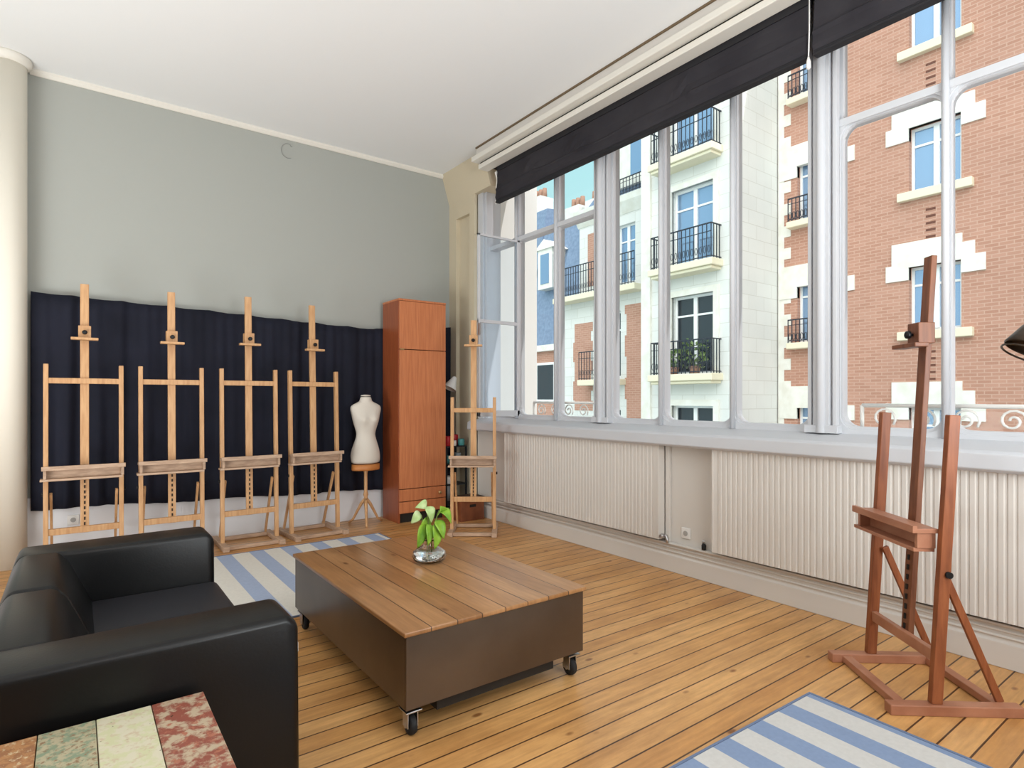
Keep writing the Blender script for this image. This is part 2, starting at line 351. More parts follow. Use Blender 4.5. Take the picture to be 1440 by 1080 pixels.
# beige corner wall between window and back wall, with a sunk panel
cw = MB().box(BX, 4.02, 5.83, 6.32, 0, 3.78).box(BX-.01, 4.02, 5.76, 5.84, 0, CZ)
cw.box(BX-.05, BX, 5.76, 5.86, 0, 3.72).box(BX-.05, BX, 6.16, 6.32, 0, 3.72).box(BX-.05, BX, 5.86, 6.16, 3.52, 3.72)
cw.prism([(BX-.16, CZ), (BX-.05, 3.72), (4.02, 3.72), (4.02, CZ)], 5.42, 6.32, 'Y')
struct('wall_corner', cw, M_BEIGE, 'beige corner wall with a sunk panel beside the window', 'wall')
struct('trim_1', MB().prism([(BY-.035, CZ), (BY-.035, CZ-.02), (BY-.012, CZ-.045), (BY, CZ-.045), (BY, CZ)], -.3, 3.62, 'X'), M_TRIM, 'thin white cornice along the top of the back wall', 'trim')
struct('wall_back_bounce', MB().box(-4, 3.72, BY-.02, BY, 0, .52), mat('white_bounce_strip', (226, 226, 228), .6), 'white lower back wall with floor light painted in, below the black curtain', 'baseboard')  # white colour paints floor light onto the lower wall
bb = MB().prism([(BX, 0), (BX-.042, 0), (BX-.042, .125), (BX-.030, .135), (BX-.030, .207), (BX-.055, .212), (BX-.055, .226), (BX, .226)], -4, 5.76, 'Y')
struct('baseboard_right', bb, M_WALLW, 'white skirting with a narrow ledge along the window wall', 'baseboard', bevel=.004)
# engaged round pillar at the left
pc = MB().lathe([(.122, 0), (.122, CZ-.05)], 40, (-.43, 6.19, 0))
pl_ = struct('pillar', pc, M_IVORY, 'ivory round pillar standing against the back wall at its left end', 'pillar')
cp = link('capital', MB().lathe([(.125, CZ-.07), (.15, CZ-.05), (.155, CZ-.015), (.15, CZ)], 40, (-.43, 6.19, 0)), M_TRIM, pl_)

# soffit / blind box over the windows
sf = MB().box(3.52, 4.02, -4.0, 5.40, 3.975, CZ)
struct('trim_2', sf, M_WALLW, 'white boxed soffit above the windows', 'trim')
struct('shadow_line', MB().box(3.505, 3.52, -4.0, 5.40, CZ-.014, CZ), M_BROWNLINE, 'painted brown shadow line between ceiling and soffit', 'trim')
struct('trim_4', MB().box(3.47, 3.62, -4.0, 5.43, 3.92, 3.975), M_TRIM, 'white moulding along the bottom of the soffit', 'trim', bevel=.008)
struct('gap_shade', MB().box(3.56, 3.9, -4.0, 5.39, 3.895, 3.925), M_DARKFILL, 'dark strip painted as the shade in the gap above the blind rail', 'trim')  # solid dark strip painted as the groove's shade
struct('trim_6', MB().box(3.535, 3.66, -4.0, 5.39, 3.845, 3.895), M_TRIM, 'white blind rail under the soffit', 'trim', bevel=.006)
# outside lintel and ledge over the window
struct('wall_above_window', MB().box(3.84, 4.42, -4.2, 6.5, 4.06, 4.5), M_STUCCO, 'outside lintel above the windows', 'wall')
struct('wall_outer_reveal', MB().box(4.02, 4.85, 6.0, 6.5, -7, 5.2), M_STUCCO, 'sunlit white outer wall beyond the last window', 'wall')

# window sill
sill = MB().prism([(4.06, 1.135), (3.84, 1.13), (3.64, 1.09), (3.615, 1.075), (3.61, 1.0), (3.63, .985), (4.06, .985)], -4.0, 5.74, 'Y')
struct('trim_7', sill, M_FRAME, 'deep white window sill above the radiators', 'trim', bevel=.006)

# ------------------------------------------------------------------ studio windows
def rring(y0, y1, z0, z1, rb, rt, n=6):
    """inner loop with rounded corners and the matching outer corner index"""
    pts = []
    for (cy, cz, r, a0) in ((y0, z0, rb, pi), (y1, z0, rb, 1.5*pi), (y1, z1, rt, 0), (y0, z1, rt, .5*pi)):
        sy = 1 if cy == y0 else -1; sz = 1 if cz == z0 else -1
        for k in range(n+1):
            a = a0+k/n*pi/2
            pts.append((cy+sy*r+r*cos(a), cz+sz*r+r*sin(a)))
    return pts
def plate(mb, X0, X1, outer, inner, rb, rt, n=6):
    ip = rring(*inner, max(rb, .002), max(rt, .002), n); oc = [(outer[0], outer[2]), (outer[1], outer[2]), (outer[1], outer[3]), (outer[0], outer[3])]
    op = [oc[i//(n+1)] for i in range(len(ip))]; N = len(ip); vs = []
    for X in (X0, X1):
        vs += [(X, y, z) for y, z in ip]+[(X, y, z) for y, z in oc]
    fs = []
    st = N+4
    for i in range(N):
        j = (i+1) % N; a, b = i//(n+1), j//(n+1)
        for o in (0, st):
            q = (o+i, o+j, o+N+b, o+N+a) if a != b else (o+i, o+j, o+N+a)
            fs.append(q)
        fs.append((i, j, st+j, st+i))
    for a in range(4): fs.append((N+a, N+(a+1) % 4, st+N+(a+1) % 4, st+N+a))
    mb.add(vs, fs)
BAY = 1.96; CELL = BAY/3
ZB, ZT, ZTR = 1.13, 4.05, 3.07
def column(mb, y, wd=.17):
    mb.box(3.83, 3.97, y-wd/2, y+wd/2, ZB, ZT)
    mb.box(3.80, 3.83, y-wd*.30, y+wd*.30, ZB, ZT); mb.tube([(3.80, y, ZB), (3.80, y, ZT)], wd*.17, 14)
    mb.box(3.79, 3.98, y-wd*.62, y+wd*.62, ZB, ZB+.05)
    for s in (-1, 1): mb.box(3.81, 3.85, y+s*wd*.46-.012, y+s*wd*.46+.012, ZB, ZT)
def make_window(num, y0, transom, open_last=False):
    W = thing('window_%d' % num, (3.9, y0+BAY/2, ZB), 'tall steel framed studio window bay %s' % {1: 'at the far end with one leaf open', 2: 'in the middle without a crossbar', 3: 'behind the dark easel with a crossbar', 4: 'beside the viewer'}[num], 'window', kind='structure')
    f = MB(); lo, hi = y0+.085, y0+BAY-.085; cells = [(lo, y0+CELL), (y0+CELL, y0+2*CELL), (y0+2*CELL, hi)]
    for k, (a, b) in enumerate(cells):
        isopen = open_last and k == 2
        t = ZTR if transom else ZT
        if isopen:
            plate(f, 3.86, 3.93, (a, b, ZB, t), (a+.02, b-.02, ZB+.02, t-.02), .0, .0)
        else:
            plate(f, 3.865, 3.925, (a, b, ZB, t), (a+.02, b-.02, ZB+.045, t-.025), .085, .085 if num == 3 else .03)
            plate(f, 3.85, 3.94, (a, b, ZB, t), (a+.008, b-.008, ZB+.025, t-.012), .09, .09 if num == 3 else .02)
            link('pane', MB().box(3.893, 3.897, a+.015, b-.015, ZB+.03, t-.02), M_PANE, W, world=True)
        if transom:
            plate(f, 3.865, 3.925, (a, b, ZTR, ZT), (a+.02, b-.02, ZTR+.02, ZT-.03), .03, .0)
            link('pane', MB().box(3.893, 3.897, a+.015, b-.015, ZTR+.012, ZT-.02), M_PANE, W, world=True)
    if transom: f.box(3.845, 3.945, lo, hi, ZTR-.022, ZTR+.022)
    link('frame', f, M_FRAME, W, world=True)
    for k in (1, 2):
        y = y0+k*CELL; mm = MB().box(3.84, 3.95, y-.011, y+.011, ZB, ZT); mm.tube([(3.84, y, ZB), (3.84, y, ZT)], .019, 10)
        link('mullion', mm, M_FRAME, W, world=True)
    c = MB(); column(c, y0, .17); link('column', c, M_FRAME, W, world=True, bevel=.004)
    return W
W1 = make_window(1, 3.80, True, True)
W2 = make_window(2, 1.84, False)
W3 = make_window(3, -.12, True)
W4 = make_window(4, -2.08, False)
c = MB().box(3.80, 4.0, 5.62, 5.78, ZB-.1, CZ).box(3.775, 3.80, 5.66, 5.76, ZB-.1, CZ); link('jamb', c, M_FRAME, W1, world=True, bevel=.004)
c = MB(); column(c, -3.9, .3); link('jamb', c, M_FRAME, W4, world=True)
# the open leaf, hinged on the mullion and swung into the room
sa = MB(); sx0, sx1, sy = 3.33, 3.86, 5.085
plate_pts = MB()
for (a0, a1, b0, b1) in ((sx0, sx0+.03, 1.02, 3.06), (sx1-.03, sx1, 1.15, 3.06)): sa.box(a0, a1, sy-.015, sy+.015, b0, b1)
sa.v = []; sa.f = []; sa.sm = []
zb, zt = 1.16, 3.05
sa.box(sx0, sx0+.022, sy-.016, sy+.016, zb, zt).box(sx1-.03, sx1, sy-.016, sy+.016, zb, zt)
sa.box(sx0, sx1, sy-.016, sy+.016, zt-.022, zt).box(sx0, sx1, sy-.016, sy+.016, zb, zb+.06).box(sx0, sx1, sy-.012, sy+.012, 2.13, 2.165)
sash = link('sash', sa, M_FRAME, W1, world=True, bevel=.003)
link('pane', MB().box(sx0+.015-3.9, sx1-.015-3.9, sy-.002-W1.location.y, sy+.002-W1.location.y, zb+.04-ZB, zt-.015-ZB), M_SASHGL, sash)
link('latch', MB().box(sx0-.004-3.9, sx0+.014-3.9, sy-.035-W1.location.y, sy-.014-W1.location.y, 2.0-ZB, 2.12-ZB), M_STEEL, sash)

# white iron guards just outside
def guard(y0, y1, label):
    g = thing('window_guard', (4.0, (y0+y1)/2, 1.14), label, 'railing', 'white iron guards outside the windows')
    r = MB().tube([(4.0, y0, 1.305), (4.0, y1, 1.305)], .012, 8).tube([(4.0, y0, 1.155), (4.0, y1, 1.155)], .01, 8)
    for y in (y0, y1): r.tube([(4.0, y, 1.13), (4.0, y, 1.305)], .012, 8)
    link('rail', r, M_GUARD, g, world=True)
    n = int((y1-y0)/.2); st = (y1-y0)/n
    for i in range(n):
        c = y0+(i+.5)*st; q = MB()
        pts = []
        for k in range(22):
            t = k/21*3.2*pi; rr = .012+.055*(k/21); pts.append((4.0, c-.02+rr*cos(t), 1.228+rr*sin(t)))
        q.tube(pts, .007, 6); link('scroll', q, M_GUARD, g, world=True)
guard(3.92, 5.0, 'white scrolled iron guard outside the window nearest the back wall')
guard(.02, 1.68, 'white scrolled iron guard outside the window behind the dark easel')

# ------------------------------------------------------------------ roman blinds
def blind(y0, y1, label, seed, bottom=3.455):
    b = thing('roman_blind', (3.72, (y0+y1)/2, bottom), label, 'blind', 'charcoal roman blinds')
    rnd = random.Random(seed); n = int((y1-y0)/.06)
    top = 3.85
    prof = [(3.675, top), (3.672, top-.09), (3.666, top-.17), (3.655, top-.235), (3.640, bottom+.14), (3.648, bottom+.118), (3.640, bottom+.06), (3.650, bottom+.035), (3.66, bottom+.028), (3.69, bottom+.03), (3.70, bottom+.2), (3.69, top)]
    ph = [rnd.random()*6 for _ in range(6)]; vs = []; fs = []; N = len(prof)
    for i in range(n+1):
        y = y0+(y1-y0)*i/n
        for k, (x, z) in enumerate(prof):
            amp = .006 if 0 < k < 7 else 0
            dx = amp*(sin(y*3.1+ph[0]+k*.5)+.7*sin(y*7.3+ph[1]-k*.8)); dz = (.008*sin(y*2.3+ph[2])+.004*sin(y*9+ph[3])) if 2 < k < 5 else 0
            if 1 < k < 5:   # diagonal slack folds
                for fy in (4.55, 3.9, 2.7, .9): dx -= .016*math.exp(-((y-fy-(z-3.6)*1.6)/.05)**2)
            vs.append((x+dx, y, z+dz))
    for i in range(n):
        for k in range(N): fs.append((i*N+k, i*N+(k+1) % N, (i+1)*N+(k+1) % N, (i+1)*N+k))
    fs += [tuple(range(N)), tuple(n*N+k for k in range(N))[::-1]]
    link('fabric', MB().add(vs, fs), M_BLIND, b, world=True)
    h = MB().box(3.642, 3.70, y0, y1, bottom, bottom+.016).box(3.65, 3.70, y0, y1, bottom+.02, bottom+.032)
    link('hem_bar', h, M_BLINDED, b, world=True, bevel=.003)
    link('headrail', MB().box(3.665, 3.72, y0, y1, 3.80, 3.86), M_BLINDED, b, world=True)
    return b
b1 = blind(1.855, 5.22, 'long charcoal roman blind pulled up over the two farther windows', 3)
b2 = blind(-2.05, 1.815, 'charcoal roman blind pulled up over the window behind the dark easel', 5)
cd = MB().tube([(3.645, 1.835, 3.86), (3.638, 1.832, 3.62), (3.64, 1.838, 3.45)], .004, 6).lathe([(.006, 3.38), (.014, 3.39), (.012, 3.43), (.005, 3.46)], 10, (3.64, 1.838, 0))
link('pull_cord', cd, M_WHITEP, b1, world=True)
# white side tape at the far end of the blind
link('side_tape', MB().prism([(3.70, 3.84), (3.66, 3.80), (3.685, 3.72), (3.672, 3.62), (3.69, 3.56), (3.66, 3.47), (3.68, 3.455), (3.71, 3.60)], 5.235, 5.255, 'Y'), M_WHITEP, b1, world=True)

# ------------------------------------------------------------------ radiators
def radiator(y0, y1, label, end_caps=True):
    z0, z1 = .247, .995
    r = thing('radiator', (3.70, (y0+y1)/2, z0), label, 'radiator', 'white panel radiators under the windows')
    n = int((y1-y0-.06)/.0385); ys = y0+.03; st = (y1-y0-.06)/n; poly = []
    for i in range(n):
        a = ys+i*st; poly += [(3.668, a), (3.668, a+st*.52), (3.672, a+st*.66), (3.672, a+st*.86)]
    poly = [(3.668, y0)]+poly+[(3.668, y1), (3.69, y1), (3.69, y0)]
    link('panel', MB().prism(poly, z0, z1-.012, 'Z'), M_RAD, r, world=True)
    link('back_panel', MB().box(3.715, 3.735, y0+.01, y1-.01, z0+.01, z1-.02), M_RAD, r, world=True)
    link('top_grille', MB().box(3.664, 3.74, y0-.004, y1+.004, z1-.014, z1), M_RAD, r, world=True, bevel=.004)
    for y in (y0, y1): link('side_panel', MB().box(3.664, 3.74, y-.006, y+.006, z0, z1), M_RAD, r, world=True, bevel=.003)
    for y in (y0+.25, y1-.25): link('bracket', MB().box(3.735, BX-.003, y-.02, y+.02, .4, .9), M_RAD, r, world=True)
    v = MB().tube([(3.705, y0-.005, z0+.03), (3.705, y0-.05, z0+.03), (3.705, y0-.06, z0), (3.705, y0-.06, .226)], .011, 8).tube([(3.705, y0-.03, z0+.03), (3.66, y0-.03, z0+.03)], .014, 10)
    link('valve', v, M_STEEL, r, world=True)
    return r
radiator(3.03, 5.08, 'white panel radiator between the corner easel and the wall socket')
radiator(-.1, 2.54, 'long ribbed white radiator behind the dark wood easel')
pm = MB().tube([(3.738, -.3, .155), (3.738, 5.5, .155)], .007, 8).tube([(3.738, -.3, .185), (3.738, 5.5, .185)], .007, 8)
struct('trim_8', pm, M_WALLW, 'white heating pipes above the skirting', 'pipe')
struct('trim_9', MB().box(BX-.03, BX, 2.98, 3.02, .22, 1.0), M_WALLW, 'narrow white duct beside the shorter radiator', 'trim', bevel=.004)

def socket(loc, rz, label):
    s = thing('wall_socket', loc, label, 'socket', None, rz)
    link('plate', MB().box(-.042, .042, -.012, 0, -.042, .042), M_WHITEP, s, bevel=.006, seg=3)
    link('recess', MB().lathe([(.02, 0), (.02, .003)], 20, M=Matrix.Translation((0, -.0125, 0)) @ Matrix.Rotation(pi/2, 4, 'X')), mat('socket_grey', (170, 168, 164), .5), s)
    return s
socket((BX, 2.84, .315), -pi/2, 'white wall socket beside the black plug below the window sill')
socket((-.01, BY-.02, .31), 0, 'white wall socket low on the back wall under the black curtain')
pg = thing('power_plug', (3.735, 2.66, .2275), 'small black plug standing on the skirting ledge by the long radiator', 'plug')
link('body', MB().lathe([(.010, 0), (.016, .004), (.017, .035), (.010, .05)], 12), M_RUBBER, pg)
link('prong', MB().tube([(-.002, .006, .045), (-.006, .008, .075)], .004, 6).tube([(-.002, -.006, .045), (-.006, -.004, .075)], .004, 6), M_STEEL, pg)
wl = thing('wire_loop', (1.78, BY, 3.92), 'thin grey wire loop fixed high on the grey green wall', 'wire')
link('wire', MB().tube([(.065*cos(radians(60+a*12)), -.006, .075*sin(radians(60+a*12))) for a in range(21)], .003, 6), mat('grey_wire', (150, 152, 148), .6), wl)
link('clip', MB().box(.026, .044, -.012, 0, .055, .075), M_WALLG, wl)

# ------------------------------------------------------------------ curtain on the back wall
def lerp(tab, x):
    for (a, va), (b, vb) in zip(tab, tab[1:]):
        if x <= b: return va+(vb-va)*(x-a)/(b-a)
    return tab[-1][1]
cv = []; cf = []; NX, NZ = 420, 14; x0, x1 = -.29, 3.70
top = [(-.3, 2.235), (.2, 2.215), (1.07, 2.19), (2.0, 2.15), (2.69, 2.13), (3.2, 2.19), (3.8, 2.23)]; bot = [(-.3, .43), (1.2, .375), (2.5, .33), (3.8, .30)]
for i in range(NX+1):
    x = x0+(x1-x0)*i/NX
    sc = -.010*abs(sin(x*9.2))
    for k in range(NZ+1):
        u = k/NZ; zt_ = lerp(top, x)+sc; zb_ = lerp(bot, x)+.008*sin(x*6)
        a = .25+.75*u
        amp = .5+.5*sin(x*1.7+1.3)**2
        d = 1.55*a*amp*(.014*sin(x*31+2*sin(x*2.1))+.010*sin(x*17+1+.5*u)+.006*sin(x*53+u*2))
        d += .004*sin(x*70)*(1-u)
        cv.append((x, BY-.07+d, zt_+(zb_-zt_)*u))
for i in range(NX):
    for k in range(NZ): a = i*(NZ+1)+k; cf.append((a, a+1, a+NZ+2, a+NZ+1))
cu = link('curtain', MB().add(cv, cf, True), M_CURT, smooth=True, solid=.006)
tag(cu, 'long navy black curtain pinned along the back wall behind the easels', 'curtain')

# ------------------------------------------------------------------ easels
def easel(loc, rz, label, H=1.62, MH=2.28, W=.5, tray=.80, xbar=1.49, lean=.03, wood=None, woodt=None, mastm=None, woodb=None, tw=None, toff=0., group='studio easels', clampz=None, lowbar=.30, fr=.20, depth=.55):
    """front of the easel looks to local -Y; x across"""
    t = thing('easel', loc, label, 'easel', group, rz)
    wood = wood or M_EASEL; woodt = woodt or M_EASELG; mastm = mastm or M_EASEL; woodb = woodb or M_EASELG
    L = Matrix.Translation((0, 0, .045)) @ Matrix.Rotation(-lean, 4, 'X')
    P = lambda x, y, z: L @ Vector((x, y, z-.045))
    for s in (-1, 1):
        link('runner', MB().box(s*W/2-.026, s*W/2+.026, -fr, depth-fr, 0, .045), woodb, t, bevel=.004)
        link('upright', MB().beam(P(s*W/2*.985, 0, .045), P(s*W/2*.985, 0, H), .032, .046), wood, t, bevel=.003)
        link('brace', MB().beam(P(s*W/2*.86, .02, .60), (s*W/2*.86, depth-fr-.06, .04), .018, .03), wood, t, bevel=.002)
    m = MB().beam(P(0, .022, lowbar-.03), P(0, .022, MH), .058, .026)
    mo = link('mast', m, mastm, t, bevel=.003)
    for k in range(9):
        z = lowbar+.03+k*(tray-.12-lowbar)/9; link('slot', MB().beam(P(0, .006, z), P(0, .006, z+.024), .010, .008), M_DARKFILL, mo)
    if xbar: link('crossbar', MB().beam(P(-W/2, -.002, xbar), P(W/2, -.002, xbar), .03, .044, side=(0, 1, .05)), wood, t, bevel=.003)
    link('crossbar', MB().beam(P(-W/2, .0, lowbar), P(W/2, .0, lowbar), .026, .05, side=(0, 1, .05)), woodt if not xbar else wood, t, bevel=.003)
    for y in (-fr+.05, depth-fr-.09):
        link('stretcher', MB().box(-W/2, W/2, y, y+.045, .004, .036), woodb, t, bevel=.003)
    tw = tw or W+.04
    tb = MB(); c = P(0, 0, tray)
    x0, x1 = toff-tw/2, toff+tw/2
    tb.box(x0, x1, c.y-.115, c.y-.018, c.z-.008, c.z+.012)            # shelf
    tb.box(x0, x1, c.y-.125, c.y-.105, c.z-.008, c.z+.024)            # front lip
    tb.box(x0+.01, x1-.01, c.y-.05, c.y-.022, c.z-.075, c.z-.008)     # back of the box
    tb.box(x0-.01, x1-.02, c.y-.11, c.y-.02, c.z-.092, c.z-.075)      # lower board
    tb.box(x0+.01, x0+.03, c.y-.10, c.y-.03, c.z-.075, c.z-.008).box(x1-.03, x1-.01, c.y-.10, c.y-.03, c.z-.075, c.z-.008)
    tr = link('tray', tb, woodt, t, bevel=.002)
    cz = clampz or MH-.45
    q = P(0, -.004, cz)
    cl = link('clamp', MB().box(-.09, .09, q.y-.075, q.y-.012, q.z-.012, q.z+.008).box(-.042, .042, q.y-.03, q.y+.045, q.z+.008, q.z+.105), mastm, t, bevel=.003)
    link('knob', MB().lathe([(.006, 0), (.006, .012), (.018, .016), (.018, .03), (.010, .034)], 12, M=Matrix.Translation((0, q.y-.03, q.z+.05)) @ Matrix.Rotation(pi/2, 4, 'X')), M_BLACKM, cl)
    for s in (-1, 1):
        p = P(s*(W/2+.014), .01, .60)
        link('wing_nut', MB().lathe([(.014, -.006*s), (.014, .012*s)], 10, M=Matrix.Translation(p) @ Matrix.Rotation(pi/2, 4, 'Y')), M_BLACKM, t)
    return t
G = 'pale wooden easels along the black curtain'
easel((.065, 5.85, 0), 0, 'pale wooden easel nearest the ivory pillar, first in the row behind the sofa', group=G)
easel((.68, 5.85, 0), 0, 'pale wooden easel second in the row, behind the right half of the sofa', W=.47, group=G)
easel((1.305, 5.83, 0), 0, 'pale wooden easel third in the row, its feet reaching the striped rug', W=.475, MH=2.30, group=G)
easel((1.915, 5.86, 0), radians(4), 'pale wooden easel last in the row, next to the dress form', W=.475, group=G)
easel((3.20, 4.97, 0), -YAW, 'pale wooden easel alone in the corner by the open window', H=1.36, MH=2.14, W=.43, tray=.76, xbar=1.23, lean=.03, clampz=1.88, lowbar=.34, group=None)
ue = Vector((3.28, 1.34, 0)); ve = Vector((2.96, .95, 0)); ce = (ue+ve)/2
ang = atan2(.39, .32)   # local +x points from the near post to the far post
easel((ce.x, ce.y, 0), ang+pi, 'dark reddish wooden easel standing alone in front of the long radiator', H=1.28, MH=2.02, W=(ue-ve).length, tray=.775, xbar=None, lean=.06, wood=M_EASELD, woodt=M_EASELDT, mastm=M_MASTD, woodb=M_EASELDT, tw=.50, toff=-.02, clampz=1.60, lowbar=.24, group=None)

# ------------------------------------------------------------------ dress form
df = thing('dress_form', (2.50, 6.0, 0), 'cream tailor dress form on a wooden tripod stand beside the wardrobe', 'dress form')
prof = [(.150, .155, .095, .645), (.158, .156, .100, .69), (.163, .157, .105, .74), (.155, .150, .104, .80), (.130, .122, .092, .88), (.112, .104, .080, .94), (.106, .100, .078, .975), (.118, .112, .086, 1.02), (.135, .132, .100, 1.08), (.146, .144, .112, 1.125), (.155, .152, .106, 1.17), (.168, .168, .088, 1.215), (.172, .172, .074, 1.25), (.160, .160, .064, 1.275), (.110, .110, .058, 1.298), (.068, .068, .055, 1.315), (.060, .060, .054, 1.34), (.058, .058, .053, 1.372)]
tv = []; tf = []; n = 32
for a, bx, by, z in prof:
    for j in range(n):
        an = 2*pi*j/n; x, y = bx*cos(an), by*sin(an)
        if 1.06 < z < 1.22 and y < 0:      # bust, towards the room
            for s in (-1, 1): y -= .038*math.exp(-((x-s*.07)/.045)**2)*math.exp(-((z-1.125)/.05)**2)
        if .66 < z < .9 and y > 0: y += .025*math.exp(-((z-.76)/.07)**2)
        tv.append((x, y, z))
for i in range(len(prof)-1):
    for j in range(n): tf.append((i*n+j, i*n+(j+1) % n, (i+1)*n+(j+1) % n, (i+1)*n+j))
tf += [tuple(range(n))[::-1], tuple((len(prof)-1)*n+j for j in range(n))]
link('torso', MB().add(tv, tf, True), M_FORM, df, subsurf=1)
link('neck_cap', MB().lathe([(.055, 1.372), (.05, 1.382), (.02, 1.388)], 20, sy=.9), M_FORM, df)
link('wooden_hem', MB().lathe([(.150, .585), (.154, .60), (.154, .648)], 32, sy=.64), M_HEM, df)
link('stem', MB().lathe([(.020, .20), (.020, .30), (.027, .32), (.018, .36), (.018, .55), (.028, .585)], 16), M_EASEL, df)
for k in range(3):
    a = radians(250+120*k); u = Vector((cos(a), sin(a), 0))
    pts = [u*.012+Vector((0, 0, .27)), u*.05+Vector((0, 0, .225)), u*.10+Vector((0, 0, .14)), u*.15+Vector((0, 0, .05)), u*.20+Vector((0, 0, .013))]
    link('leg', MB().tube(pts, [.018, .018, .015, .013, .012], 8), M_EASEL, df)

# ------------------------------------------------------------------ wardrobe
wx0, wx1, wy0, wy1, wz = 2.795, 3.37, 5.80, 6.22, 2.425
wd = thing('wardrobe', ((wx0+wx1)/2, (wy0+wy1)/2, 0), 'tall narrow cherry wood wardrobe against the black curtain', 'wardrobe')
for x in (wx0, wx1-.02): link('side_panel', MB().box(x, x+.02, wy0+.022, wy1, 0, wz-.02), M_WARDSHADE, wd, world=True, bevel=.002)
link('top_panel', MB().box(wx0-.004, wx1+.004, wy0+.006, wy1, wz-.022, wz), M_WARD, wd, world=True, bevel=.003)
link('back_panel', MB().box(wx0+.02, wx1-.02, wy1-.012, wy1, .06, wz-.022), M_WARDSHADE, wd, world=True)
link('bottom_panel', MB().box(wx0+.02, wx1-.02, wy0+.03, wy1-.012, .10, .12), M_WARDSHADE, wd, world=True)
d1 = link('door', MB().box(wx0+.004, wx1-.004, wy0, wy0+.02, 1.882, wz-.026), M_WARD, wd, world=True, bevel=.002)
d2 = link('door', MB().box(wx0+.004, wx1-.004, wy0, wy0+.02, .372, 1.874), M_WARD, wd, world=True, bevel=.002)
lo = wd.location
link('handle', MB().box(wx0+.006-lo.x, wx0+.05-lo.x, wy0-.016-lo.y, wy0-lo.y, 1.868, 1.884), M_BRASS, d2)
dr = link('drawer', MB().box(wx0+.004, wx1-.004, wy0, wy0+.02, .238, .364), M_WARD, wd, world=True, bevel=.002)
link('knob', MB().lathe([(.008, 0), (.008, .014), (.018, .02), (.018, .028), (.01, .034)], 16, M=Matrix.Translation((wx1-.09-lo.x, wy0-lo.y, .30)) @ Matrix.Rotation(pi/2, 4, 'X')), M_BRASS, dr)
link('drawer', MB().box(wx0+.004, wx1-.004, wy0, wy0+.02, .11, .23), M_WARD, wd, world=True, bevel=.002)
link('under_shade', MB().box(wx0+.02, wx1-.02, wy0+.05, wy0+.065, .0, .10), M_DARKFILL, wd, world=True)  # dark board painted as the shadow under the open bottom

# ------------------------------------------------------------------ shelf rack and things beside the wardrobe
sh = thing('shelf_rack', (3.57, 6.02, 0), 'low black metal shelf rack in the corner right of the wardrobe', 'shelf')
for x in (3.43, 3.70):
    for y in (5.90, 6.14): link('post', MB().box(x-.01, x+.01, y-.01, y+.01, 0, .785), M_SHELF, sh, world=True)
for z in (.10, .34, .57, .78): link('shelf', MB().box(3.42, 3.71, 5.89, 6.15, z, z+.015), M_SHELF, sh, world=True)
def pot(name, loc, r, h, m, label, cat, grp=None, lid=None, taper=1.):
    o = thing(name, loc, label, cat, grp)
    link('body', MB().lathe([(r*.9*taper, 0), (r*taper, .006), (r, h*.9), (r*.96, h)], 18), m, o)
    link('rim', MB().tube([(r*.97*cos(a*pi/9), r*.97*sin(a*pi/9), h) for a in range(18)], r*.07, 6, closed=True), lid or m, o)
    return o
pot('paint_tin', (3.475, 5.945, .7965), .045, .11, M_RED, 'red tin at the wardrobe end of the black rack top', 'tin', 'red tins on the rack')
pot('paint_tin', (3.63, 6.05, .7965), .045, .12, M_RED, 'red tin beside the teal jar on the black rack', 'tin', 'red tins on the rack')
pot('jar', (3.655, 5.94, .7965), .04, .075, M_TEAL, 'teal jar on the black rack top behind the corner easel', 'jar')
pot('roll', (3.545, 5.93, .7965), .035, .06, M_WHITEP, 'white roll between the red tins on the rack', 'roll')
pot('bowl', (3.50, 5.97, .3565), .06, .08, M_WHITEP, 'white bowl on the lower shelf of the black rack', 'bowl')
pot('jar', (3.62, 5.96, .5865), .04, .12, M_GREYB, 'grey jar on the middle shelf of the black rack', 'jar')
pot('tub', (3.50, 6.02, .5865), .05, .09, M_TEAL, 'dull teal tub on the middle shelf of the black rack', 'tub')
lp = thing('desk_lamp', (3.45, 6.09, .7965), 'white cone shaded lamp standing on the black rack by the wardrobe', 'lamp')
link('base', MB().lathe([(.05, 0), (.05, .012), (.012, .02)], 18), M_BLACKM, lp)
link('arm', MB().tube([(0, 0, .015), (0, 0, .40), (.03, -.02, .66), (.13, -.08, .79)], .008, 8), M_BLACKM, lp)
Ml = Matrix.Translation((.145, -.09, .78)) @ Matrix.Rotation(radians(28), 4, 'Y')
link('shade', MB().lathe([(.085, -.13), (.083, -.128), (.035, -.01), (.028, .02), (.012, .03)], 20, M=Ml, capb=False), M_WHITEP, lp)
bx = thing('wooden_box', (3.53, 5.60, 0), 'low red brown wooden box on the floor behind the corner easel', 'box')
link('body', MB().box(-.15, .15, -.11, .11, 0, .02).box(-.15, .15, -.11, -.095, .02, .24).box(-.15, .15, .095, .11, .02, .24).box(-.15, -.135, -.095, .095, .02, .24).box(.135, .15, -.095, .095, .02, .24), M_CRATE, bx, bevel=.003)
link('handle_slot', MB().box(-.04, .04, -.113, -.108, .15, .18), M_DARKFILL, bx)
link('lid', MB().box(-.155, .155, -.115, .115, .24, .258), mat('dark_lid', (60, 44, 34), .6), bx, bevel=.003)

